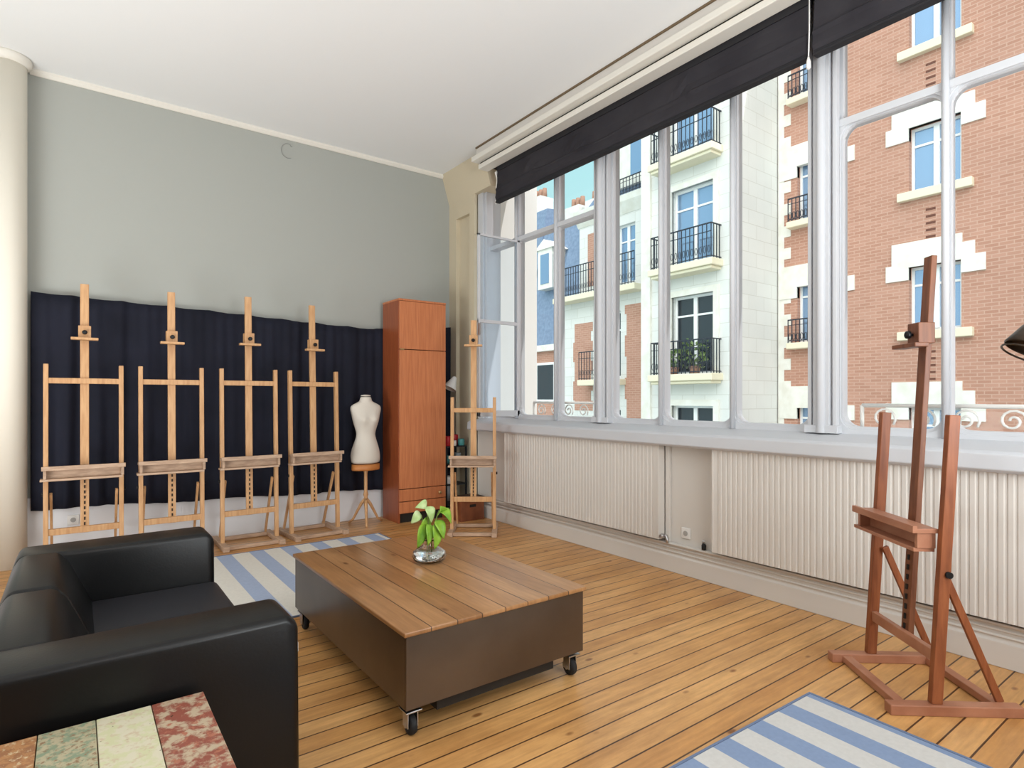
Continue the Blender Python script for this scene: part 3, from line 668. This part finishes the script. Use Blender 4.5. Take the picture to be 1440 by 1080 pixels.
# ------------------------------------------------------------------ rugs
def rug(x0, x1, y0, y1, m, mb_, label, rz=0):
    r = thing('rug', ((x0+x1)/2, (y0+y1)/2, 0), label, 'rug', 'blue and cream striped rugs', rz)
    hx, hy = (x1-x0)/2, (y1-y0)/2
    link('pile', MB().box(-hx, hx, -hy, hy, .001, .009), m, r, bevel=.003)
    link('binding', MB().box(-hx-.012, -hx, -hy, hy, .001, .0105).box(hx, hx+.012, -hy, hy, .001, .0105).box(-hx-.012, hx+.012, hy, hy+.01, .001, .0105).box(-hx-.012, hx+.012, -hy-.01, -hy, .001, .0105), mb_, r)
M_BIND = mat('blue_rug_binding', (108, 124, 152), .95)
M_R1 = stripes('far_rug_stripes', (222, 219, 210), (164, 178, 204), .26, .46, 0.06)
M_R2 = stripes('near_rug_stripes', (206, 204, 200), (136, 154, 184), .225, .467, .6175)
rug(-.1, 2.42, 3.72, 5.50, M_R1, M_BIND, 'blue and cream striped rug under the sofa and the coffee table end')
rug(.9, 2.655, -.7, 1.37, M_R2, M_BIND, 'blue and cream striped rug in the near corner by the dark easel', radians(-1.5))

# ------------------------------------------------------------------ coffee table
TX0, TX1, TY0, TY1, TZ = 1.03, 2.0, 2.09, 3.56, .435
ct = thing('coffee_table', ((TX0+TX1)/2, (TY0+TY1)/2, 0), 'large low coffee table with plank top and brown metal sides on casters', 'coffee table')
tl = ct.location
bd = MB(); zb = .122; zt = TZ-.02; th_ = .012
bd.box(TX0+.012, TX1-.012, TY0+.012, TY0+.012+th_, zb, zt).box(TX0+.012, TX1-.012, TY1-.012-th_, TY1-.012, zb, zt)
bd.box(TX0+.012, TX0+.012+th_, TY0+.024, TY1-.024, zb, zt).box(TX1-.012-th_, TX1-.012, TY0+.024, TY1-.024, zb, zt)
bd.box(TX0+.024, TX1-.024, TY0+.024, TY1-.024, zt-.012, zt)
link('body', bd, M_TABLEB, ct, world=True, bevel=.002)
link('dark_slab', MB().box(TX0+.17, TX1-.17, TY0+.05, TY1-.05, .065, .12), M_DARKFILL, ct, world=True)  # dark slab hung below the table body
link('top', MB().box(TX0, TX1, TY0, TY1, TZ-.02, TZ), M_TABLETOP, ct, world=True, bevel=.005, seg=3)
for sx in (-1, 1):
    for syy in (-1, 1):
        cx, cy = sx*((TX1-TX0)/2-.055), syy*((TY1-TY0)/2-.06)
        c = link('caster', MB().box(cx-.035, cx+.035, cy-.035, cy+.035, .100, .106).box(cx-.024, cx-.019, cy-.022, cy+.022, .035, .10).box(cx+.019, cx+.024, cy-.022, cy+.022, .035, .10).lathe([(.012, .092), (.012, .104)], 12, (cx, cy, 0)), M_STEEL, ct, bevel=.001)
        Mw = Matrix.Translation((cx, cy, .041)) @ Matrix.Rotation(pi/2, 4, 'Y')
        link('wheel', MB().lathe([(.026, -.015), (.039, -.012), (.041, -.005), (.041, .005), (.039, .012), (.026, .015)], 24, M=Mw), M_RUBBER, c)
        link('axle', MB().lathe([(.010, -.026), (.010, .026)], 10, M=Mw), M_STEEL, c)
# vase and cutting
vx, vy = 1.60, 2.94
va = thing('glass_vase', (vx, vy, TZ), 'wide low clear glass vase with water on the coffee table', 'vase')
outer = [(.001, .001), (.060, .001), (.086, .012), (.096, .034), (.090, .056), (.066, .074), (.040, .088), (.033, .102), (.036, .118), (.042, .126)]
inner = [(.039, .126), (.033, .118), (.030, .102), (.037, .086), (.063, .071), (.086, .054), (.092, .034), (.082, .016), (.058, .007), (.001, .007)]
link('glass', MB().lathe(outer+inner, 36), M_GLASS, va)
link('water', MB().lathe([(.001, .0085), (.057, .0085), (.080, .017), (.0895, .034), (.084, .052), (.074, .060), (.001, .060)], 36), M_WATER, va)
pl = thing('leafy_cutting', (vx, vy, TZ+.01), 'bright green leafy cutting standing in the glass vase', 'plant')
def leaf(base, tip, wdt, up, m, curl=.02):
    b_, t_ = Vector(base), Vector(tip); d = t_-b_; u = Vector(up); sd = d.cross(u).normalized(); nn_ = sd.cross(d).normalized(); vs = []; fs = []
    N = 9
    for i in range(N+1):
        s_ = i/N; wv = wdt*(sin(pi*s_**.75)**.8 if 0 < s_ < 1 else .02); c_ = b_+d*s_+nn_*(-curl*4*s_*(1-s_)*-1)+Vector((0, 0, -curl*s_*s_*1.5))
        for k in (-1, -.5, 0, .5, 1): vs.append(c_+sd*(wv*k)+nn_*(abs(k)*wv*.28))
    for i in range(N):
        for k in range(4): fs.append((i*5+k, i*5+k+1, (i+1)*5+k+1, (i+1)*5+k))
    link('leaf', MB().add(vs, fs, True), m, pl, smooth=True, solid=.0012)
R = Vector((cos(-YAW), sin(-YAW), 0)); Fw = Vector((sin(YAW), cos(YAW), 0))
def q(r, f, z): return R*r+Fw*f+Vector((0, 0, z))
for pts in ([q(-.012, 0, .02), q(-.012, 0, .10), q(-.03, .0, .17), q(-.045, 0, .25)], [q(.01, .01, .015), q(.012, .005, .11), q(.03, 0, .20), q(.055, 0, .275)], [q(0, -.01, .015), q(.0, -.004, .11), q(-.005, .0, .20), q(-.015, .01, .30)]):
    link('stem', MB().tube(pts, .0035, 6), M_STEM, pl)
leaf(q(.055, 0, .265), q(.125, -.02, .235), .042, (0, -.3, 1), M_LEAF); leaf(q(.045, 0, .255), q(.065, -.03, .335), .04, (.4, -1, .2), M_LEAF)
leaf(q(-.015, 0, .295), q(-.075, -.03, .325), .03, (0, -1, .6), M_LEAFP); leaf(q(-.015, 0, .295), q(.015, -.02, .24), .03, (0, -1, .5), M_LEAFP)
leaf(q(-.045, 0, .25), q(-.10, -.02, .235), .03, (0, -1, .6), M_LEAFP); leaf(q(-.035, 0, .20), q(-.062, -.03, .10), .032, (0, -1, .2), M_LEAF)
leaf(q(.03, 0, .20), q(.035, -.04, .095), .036, (.2, -1, .2), M_LEAF); leaf(q(.035, 0, .22), q(.085, -.03, .15), .03, (0, -1, .4), M_LEAF)
leaf(q(-.005, 0, .20), q(.0, -.05, .12), .028, (0, -1, .3), M_LEAF)
leaf(q(-.01, .01, .24), q(-.05, .03, .17), .03, (0, -1, .3), M_LEAF)

# ------------------------------------------------------------------ sofa
sx = thing('sofa', (.19, 2.78, 0), 'black leather two seat sofa with boxy arms beside the coffee table', 'sofa')
A0, A1 = -.22, .585
for (a, b) in ((1.945, 2.175), (3.385, 3.62)):
    arm = link('arm', MB().prism([(A0, .07), (A0, .60), (A0+.02, .648), (A1-.03, .652), (A1, .62), (A1+.004, .07)], a, b, 'Y'), M_LEATHER, sx, world=True, bevel=.035, seg=4)
for (a, b) in ((2.15, 2.775), (2.785, 3.41)):
    link('backrest', MB().prism([(A0, .07), (A0, .60), (A0+.03, .65), (-.06, .65), (-.02, .60), (.075, .38), (.075, .2), (0, .07)], a, b, 'Y'), M_LEATHER, sx, world=True, bevel=.022, seg=4)
link('seat_cushion', MB().box(.0, .60, 2.165, 3.395, .235, .405), M_LEATHS, sx, world=True, bevel=.035, seg=4)
link('base', MB().box(A0+.02, A1-.02, 2.0, 3.56, .07, .24), M_LEATHER, sx, world=True, bevel=.01)
for x in (A0+.06, A1-.06):
    for y in (2.02, 3.54): link('foot', MB().lathe([(.022, .0095), (.026, .03), (.026, .075)], 14, (x, y, 0)), M_BLACKM, sx, world=True)
link('care_tag', MB().box(A1+.004, A1+.008, 1.985, 2.02, .515, .545), M_WHITEP, sx, world=True)
link('zip_pull', MB().tube([(A1+.006, 2.05, .60), (A1+.01, 2.04, .585), (A1+.008, 2.035, .565)], .006, 8), M_STEEL, sx, world=True)

# ------------------------------------------------------------------ painted side table in front of the sofa arm
st_ = thing('side_table', (.055, 1.66, 0), 'small side table topped with worn painted planks beside the sofa arm', 'side table')
PB = [-.22, -.075, .045, .17, .30]
PM = [paint_worn('worn_orange_paint', (176, 128, 84), (150, 104, 70), (196, 176, 140), 34), paint_worn('worn_green_cream_paint', (176, 166, 136), (130, 146, 120), (140, 110, 80), 42), paint_worn('worn_cream_paint', (206, 200, 176), (198, 198, 158), (196, 180, 152), 30), paint_worn('worn_red_paint', (138, 74, 58), (180, 162, 136), (166, 104, 80), 24)]
PL = ['orange brown painted plank', 'worn green and cream painted plank', 'cream painted plank', 'worn red painted plank']
for k in range(4):
    o = link('plank', MB().box(PB[k]+.001, PB[k+1]-.001, 1.40, 1.905, .476, .502), PM[k], st_, world=True, bevel=.002); o['label'] = PL[k]
link('apron', MB().box(-.19, .27, 1.43, 1.45, .40, .476).box(-.19, .27, 1.855, 1.875, .40, .476).box(-.19, -.17, 1.45, 1.855, .40, .476).box(.25, .27, 1.45, 1.855, .40, .476), M_CRATE, st_, world=True)
for x in (-.18, .26):
    for y in (1.44, 1.865): link('leg', MB().box(x-.02, x+.02, y-.02, y+.02, 0, .476), M_CRATE, st_, world=True, bevel=.003)

# ------------------------------------------------------------------ lamp at the right edge
fl = thing('floor_lamp', (2.30, .26, .0105), 'dark bronze reading lamp whose shade shows in front of the brick facade', 'lamp')
sc_ = Vector((2.085, .435, 1.475))      # rim centre (world)
ax = (R*.40+Vector((0, 0, .86))-Fw*.1).normalized()
Ms = Matrix.Translation(sc_) @ ax.to_track_quat('Z', 'Y').to_matrix().to_4x4()
link('shade', MB().lathe([(.074, 0), (.076, .004), (.070, .02), (.058, .055), (.040, .085), (.022, .10), (.02, .13), (.008, .135)], 32, M=Ms, capb=False), M_BRONZE, fl, world=True, solid=.002)
link('shade_rim', MB().tube([Ms @ Vector((.076*cos(a*pi/18), .076*sin(a*pi/18), -.012)) for a in range(36)], .0028, 6, closed=True), M_BRONZE, fl, world=True)
link('bulb', MB().lathe([(.002, .02), (.022, .03), (.026, .05), (.016, .08), (.014, .095)], 16, M=Ms), M_WHITEP, fl, world=True)
tip = Ms @ Vector((0, 0, .13))
link('arm', MB().tube([tip, tip+Vector((.06, -.05, .05)), (2.30, .26, 1.56), (2.30, .26, 1.50)], .008, 8), M_BRONZE, fl, world=True)
link('pole', MB().tube([(2.30, .26, .03), (2.30, .26, 1.55)], .011, 10), M_BRONZE, fl, world=True)
link('base', MB().lathe([(.13, 0), (.13, .012), (.10, .022), (.02, .03)], 28), M_BRONZE, fl)

# ================================================================== the street outside
struct('street', MB().box(4.05, 40, -30, 60, -7.3, -7.0), M_ASPH, 'street far below the window', 'street')
def facade(mb, X, y0, y1, z0, z1, holes, depth=.22, back=7.):
    ys = sorted({y0, y1, *[h[0] for h in holes], *[h[1] for h in holes]}); zs = sorted({z0, z1, *[h[2] for h in holes], *[h[3] for h in holes]})
    for a, b in zip(ys, ys[1:]):
        for c, d in zip(zs, zs[1:]):
            my, mz = (a+b)/2, (c+d)/2
            if not any(h[0] < my < h[1] and h[2] < mz < h[3] for h in holes): mb.add([(X, a, c), (X, b, c), (X, b, d), (X, a, d)], [(3, 2, 1, 0)])
    for a, b, c, d in holes:
        X2 = X+depth
        mb.add([(X, a, c), (X, b, c), (X, b, d), (X, a, d), (X2, a, c), (X2, b, c), (X2, b, d), (X2, a, d)], [(0, 1, 5, 4), (1, 2, 6, 5), (2, 3, 7, 6), (3, 0, 4, 7), (4, 5, 6, 7)])
    mb.add([(X, y0, z0), (X, y1, z0), (X, y1, z1), (X, y0, z1), (X+back, y0, z0), (X+back, y1, z0), (X+back, y1, z1), (X+back, y0, z1)], [(0, 4, 5, 1), (1, 5, 6, 2), (2, 6, 7, 3), (3, 7, 4, 0), (4, 7, 6, 5)])
def bwindow(bld, X, y0, y1, z0, z1, glass, transom=.72, leafs=2):
    """french casement set back in its opening: frame, two leaves, panes"""
    f = MB(); Xf = X+.14; t = .06
    f.box(Xf, Xf+.06, y0, y0+t, z0, z1).box(Xf, Xf+.06, y1-t, y1, z0, z1).box(Xf, Xf+.06, y0+t, y1-t, z1-t, z1).box(Xf, Xf+.06, y0+t, y1-t, z0, z0+t*1.2)
    m = (y0+y1)/2; f.box(Xf-.02, Xf+.06, m-.055, m+.055, z0+t, z1-t)
    if transom:
        zt = z0+(z1-z0)*transom; f.box(Xf, Xf+.05, y0+t, y1-t, zt-.025, zt+.025)
    w_ = link('window', f, M_WFRAME, bld, world=True)
    L = bld.location
    p = link('pane', MB().box(Xf+.03-L.x, Xf+.04-L.x, y0+t-L.y, y1-t-L.y, z0+t-L.z, z1-t-L.z), glass, w_)
def railing(X0, y0, y1, z0, h, st=.1):
    r = MB().box(X0-.015, X0+.015, y0, y1, z0+h-.03, z0+h).box(X0-.01, X0+.01, y0, y1, z0+.04, z0+.06).box(X0-.01, X0+.01, y0, y1, z0+h*.74, z0+h*.76)
    n = max(2, int((y1-y0)/st))
    for i in range(n+1):
        y = y0+(y1-y0)*i/n; r.box(X0-.009, X0+.009, y-.009, y+.009, z0, z0+h)
    for i in range(0, n, 1):
        y = y0+(y1-y0)*(i+.5)/n
        r.tube([(X0, y+.035*cos(k*pi/4), z0+h*.25+.09*sin(k*pi/4)) for k in range(8)], .009, 4, closed=True)
    return r

# --- brick building (right)
BK = thing('brick_building', (15, 3, -7), 'red brick apartment building with white stone lintels across the street', 'building')
fl3 = 3.13; sills = [-.35-fl3, -.35, 2.77, 5.88, 9.05, 12.15]
holes = []
cols = [(4.35, 5.32), (.6, 1.57), (-3.2, -2.2)]
for z in sills:
    for a, b in cols: holes.append((a, b, z+.06, z+1.5))
    holes.append((6.88, 7.86, z+.02, z+1.65))
bm_ = MB(); facade(bm_, 15, -14, 8.37, -7, 15.2, holes); link('wall', bm_, M_BRICK, BK, world=True)
def lintel(X, a, b, z, big=True):
    """stepped white stone surround above an opening"""
    c = (a+b)/2
    poly = [(a-.42, z-.28), (a-.42, z+.08), (a-.24, z+.08), (a-.24, z+.36), (a-.02, z+.36), (a-.02, z+.56), (b+.02, z+.56), (b+.34, z+.56), (b+.34, z+.08), (b+.46, z+.08), (b+.46, z-.28), (b, z-.28), (b, z), (a, z), (a, z-.28)]
    return MB().prism(poly, X-.04, X+.1, 'X')
for z in sills:
    for a, b in cols:
        bwindow(BK, 15, a, b, z+.06, z+1.5, M_SKYGL)
        link('lintel', lintel(15, a, b, z+1.5), M_LIME, BK, world=True)
        link('window_sill', MB().box(14.86, 15.1, a-.22, b+.2, z-.13, z+.06), M_LEDGE, BK, world=True, bevel=.015)
        v = MB()
        for k in range(5): v.box(14.99, 15.02, (a+b)/2-.02, (a+b)/2+.16, z-1.02+k*.15, z-1.02+k*.15+.045)
        link('vent', v, M_VENT, BK, world=True)
    bwindow(BK, 15, 6.88, 7.86, z+.02, z+1.65, M_SKYGL)
    link('lintel', lintel(15, 6.88, 7.86, z+1.45), M_LIME, BK, world=True)
    s = link('balcony', MB().box(14.72, 15.1, 6.72, 8.02, z-.16, z+.0), M_LEDGE, BK, world=True, bevel=.02)
    L = BK.location; r = railing(14.76, 6.76, 7.98, z, .6); r.v = [(x-L.x, y-L.y, zz-L.z) for x, y, zz in r.v]
    link('railing', r, M_IRON, s)
qn = MB(); zq = -6.9; k = 0
while zq < 15: qn.box(14.98, 15.1, 8.37-(.34 if k % 2 else .16), 8.368, zq, min(zq+.29, 15.2)); zq += .29; k += 1
link('quoins', qn, M_LIME, BK, world=True)

# --- pale stone bay
WH = thing('stone_building', (13.1, 9.9, -7), 'projecting pale stone bay with iron balconies at each window across the street', 'building')
wh = [-4.35, -1.2, 1.98, 4.85, 7.72, 10.7]; hl = []
for i, z in enumerate(wh): hl.append((9.02, 10.33, z+.02, z+(2.1 if z > 1 else 2.35)))
wm = MB(); facade(wm, 13.1, 8.40, 11.37, -7, 14.5, hl, depth=.3, back=8.); link('wall', wm, M_STONE, WH, world=True)
for i, z in enumerate(wh):
    h_ = 2.1 if z > 1 else 2.35
    bwindow(WH, 13.1, 9.02, 10.33, z+.02, z+h_, M_SKYGL if z > 3 else M_DARKGL, .75)
    link('surround', MB().box(13.04, 13.14, 8.86, 9.02, z, z+h_+.16).box(13.04, 13.14, 10.33, 10.49, z, z+h_+.16).box(13.04, 13.14, 9.02, 10.33, z+h_, z+h_+.16), M_LIME, WH, world=True)
    s = link('balcony', MB().box(12.62, 13.14, 8.76, 10.8, z-.18, z).box(12.68, 13.14, 8.82, 10.74, z-.26, z-.18), M_LEDGE, WH, world=True, bevel=.02)
    r = railing(12.68, 8.82, 10.72, z, .88, .12); L = WH.location
    for yy in (8.82, 10.72): r.box(12.68, 13.1, yy-.012, yy+.012, z+.85, z+.88).box(12.68, 13.1, yy-.01, yy+.01, z+.04, z+.06)
    for yy in (8.82, 10.72):
        for k in range(3): r.box(12.78+k*.12, 12.80+k*.12, yy-.009, yy+.009, z, z+.86)
    r.v = [(x-L.x, y-L.y, zz-L.z) for x, y, zz in r.v]
    link('railing', r, M_IRON, s)
link('pilaster', MB().box(13.02, 13.2, 11.05, 11.37, -7, 14.5), M_LIME, WH, world=True)
def bushy(name, loc, r, h, label, seed):
    o = thing(name, loc, label, 'plant'); rnd = random.Random(seed); f = MB()
    for k in range(90):
        a = rnd.random()*2*pi; rr = r*sqrt(rnd.random()); z = .16+rnd.random()*h; c = Vector((rr*cos(a)*.3, rr*sin(a), z)); d = Vector((rnd.uniform(-1, 1), rnd.uniform(-1, 1), rnd.uniform(-.2, 1))).normalized()*.13; s_ = d.cross(Vector((rnd.random(), rnd.random(), .3))).normalized()*.035
        f.add([c-d*.5, c+s_, c+d*.5, c-s_], [(0, 1, 2, 3)])
    link('foliage', f, M_PLANTD, o)
    link('pot', MB().lathe([(.12, 0), (.15, .2)], 14), M_CHIM, o)
bushy('balcony_plant', (12.88, 9.45, 1.98), .42, .75, 'leafy potted plant on the middle balcony of the pale stone bay', 3)
bushy('balcony_plant', (12.88, 10.12, 1.98), .28, .5, 'smaller potted plant beside the leafy one on the pale stone balcony', 4)

# --- building with dormers left of the bay
FB = thing('corner_building', (15, 14, -7), 'pale apartment building with brick strips and slate attic left of the pale stone bay', 'building')
fh = [(14.0, 15.3, 2.05, 4.35), (13.35, 14.15, 5.25, 7.25), (14.0, 15.3, -1.1, 1.0)]
fm = MB(); facade(fm, 15, 11.37, 16.05, -7, 7.85, fh, back=5.); facade(fm, 15, 16.05, 17.25, -7, 5.0, [], back=5.); link('wall', fm, M_STONE, FB, world=True)
for a, b, c, d in fh: bwindow(FB, 15, a, b, c, d, M_SKYGL if c > 5 else M_DARKGL)
def bstrip(ya, yb, z0, z1, seed):
    m = MB(); z = z0; k = seed
    while z < z1: m.box(14.985, 15.02, ya-(.1 if k % 2 else 0), yb+(.08 if (k//2) % 2 else 0), z, min(z+.36, z1)); z += .36; k += 1
    return m
for i, (a, b, c, d) in enumerate(((12.95, 13.72, .6, 4.5), (15.45, 16.3, .9, 4.1))):
    link('brick_strip', bstrip(a, b, c, d, i), M_BRICK, FB, world=True)
link('brick_strip', MB().box(14.985, 15.02, 15.15, 15.6, 5.4, 7.3), M_BRICK, FB, world=True)
for (a, b, z, h) in ((12.9, 16.95, 5.08, 1.05), (13.75, 15.6, 2.0, 1.0)):
    s = link('balcony', MB().box(14.45, 15.1, a, b, z-.2, z), M_LEDGE, FB, world=True, bevel=.02)
    r = railing(14.5, a+.05, b-.05, z, h, .13); L = FB.location; r.v = [(x-L.x, y-L.y, zz-L.z) for x, y, zz in r.v]
    link('railing', r, M_IRON, s)
link('cornice', MB().prism([(14.98, 7.6), (14.75, 7.95), (14.70, 8.15), (15.3, 8.15), (15.3, 7.6)], 11.37, 16.1, 'Y'), M_LIME, FB, world=True)
link('attic_roof', MB().add([(14.95, 11.37, 8.15), (14.95, 15.7, 8.15), (19.5, 15.7, 8.15), (19.5, 11.37, 8.15), (16.3, 11.37, 11.2), (16.3, 13.6, 11.2), (18.5, 13.6, 11.8), (18.5, 11.37, 11.8)], [(0, 1, 5, 4), (1, 2, 6, 5), (2, 3, 7, 6), (3, 0, 4, 7), (4, 5, 6, 7), (0, 3, 2, 1)]), M_SLATE, FB, world=True)
link('attic_slope', MB().prism([(14.95, 5.1), (15.7, 7.8), (19.5, 8.6), (19.5, 5.1)], 16.05, 17.25, 'Y'), M_SLATE, FB, world=True)
dm = link('dormer', MB().box(14.95, 16.6, 12.55, 14.1, 8.5, 10.3).box(14.85, 16.6, 12.45, 14.2, 10.3, 10.45), M_LIME, FB, world=True)
L = FB.location
link('pane', MB().box(14.93-L.x, 14.96-L.x, 12.9-L.y, 13.5-L.y, 8.8-L.z, 10.0-L.z), M_SKYGL, dm)
r = railing(14.72, 11.5, 14.2, 8.15, .55, .14); link('attic_railing', r, M_IRON, FB, world=True)

# --- farther houses with mansard roofs
def mansard(name, loc_y0, loc_y1, X, ze, zr, label, wallm):
    b = thing(name, (X, (loc_y0+loc_y1)/2, -7), label, 'building'); ym = (loc_y0+loc_y1)/2; L = b.location
    link('wall', MB().box(X, X+6, loc_y0, loc_y1, -7, ze), wallm, b, world=True)
    link('cornice', MB().box(X-.2, X+.2, loc_y0, loc_y1, ze-.15, ze+.1), M_LIME, b, world=True)
    rf = link('roof', MB().prism([(X-.1, ze+.1), (X+.9, zr), (X+5, zr+.5), (X+6, ze+.1)], loc_y0, loc_y1, 'Y'), M_SLATE, b, world=True)
    d = link('dormer', MB().box(X-.05, X+1.2, ym-.45, ym+.45, zr-2.6, zr-1.0).prism([(ym-.6, zr-1.0), (ym, zr-.6), (ym+.6, zr-1.0)], X-.12, X+1.4, 'X'), M_LIME, b, world=True)
    link('pane', MB().box(X-.075-L.x, X-.05-L.x, ym-.26-L.y, ym+.26-L.y, zr-2.4-L.z, zr-1.2-L.z), M_SKYGL, d)
    w_ = link('window', MB().box(X-.03, X+.02, ym-.6, ym+.6, ze-2.2, ze-.6), M_WFRAME, b, world=True)
    link('pane', MB().box(X-.04-L.x, X-.03-L.x, ym-.5-L.y, ym+.5-L.y, ze-2.1-L.z, ze-.7-L.z), M_DARKGL, w_)
    for k in (-1, 1):
        ch = link('chimney', MB().box(X+2, X+2.8, ym+k*.65-.45, ym+k*.65+.45, zr, zr+1.3), M_LIME, b, world=True)
        ps = MB()
        for j in (-1, 0, 1): ps.lathe([(.12, zr+1.3-L.z), (.1, zr+1.75-L.z)], 10, (X+2.4-L.x, ym+k*.65+j*.28-L.y, 0))
        link('chimney_pot', ps, M_CHIM, ch)
mansard('mansard_house', 17.27, 19.68, 15.4, 3.4, 8.4, 'slate roofed house beyond the building with brick strips', M_BRICK)
mansard('mansard_house', 19.7, 25.5, 15.6, 4.6, 9.6, 'farthest slate roofed house seen beside the bright window edge', M_STUCCO)
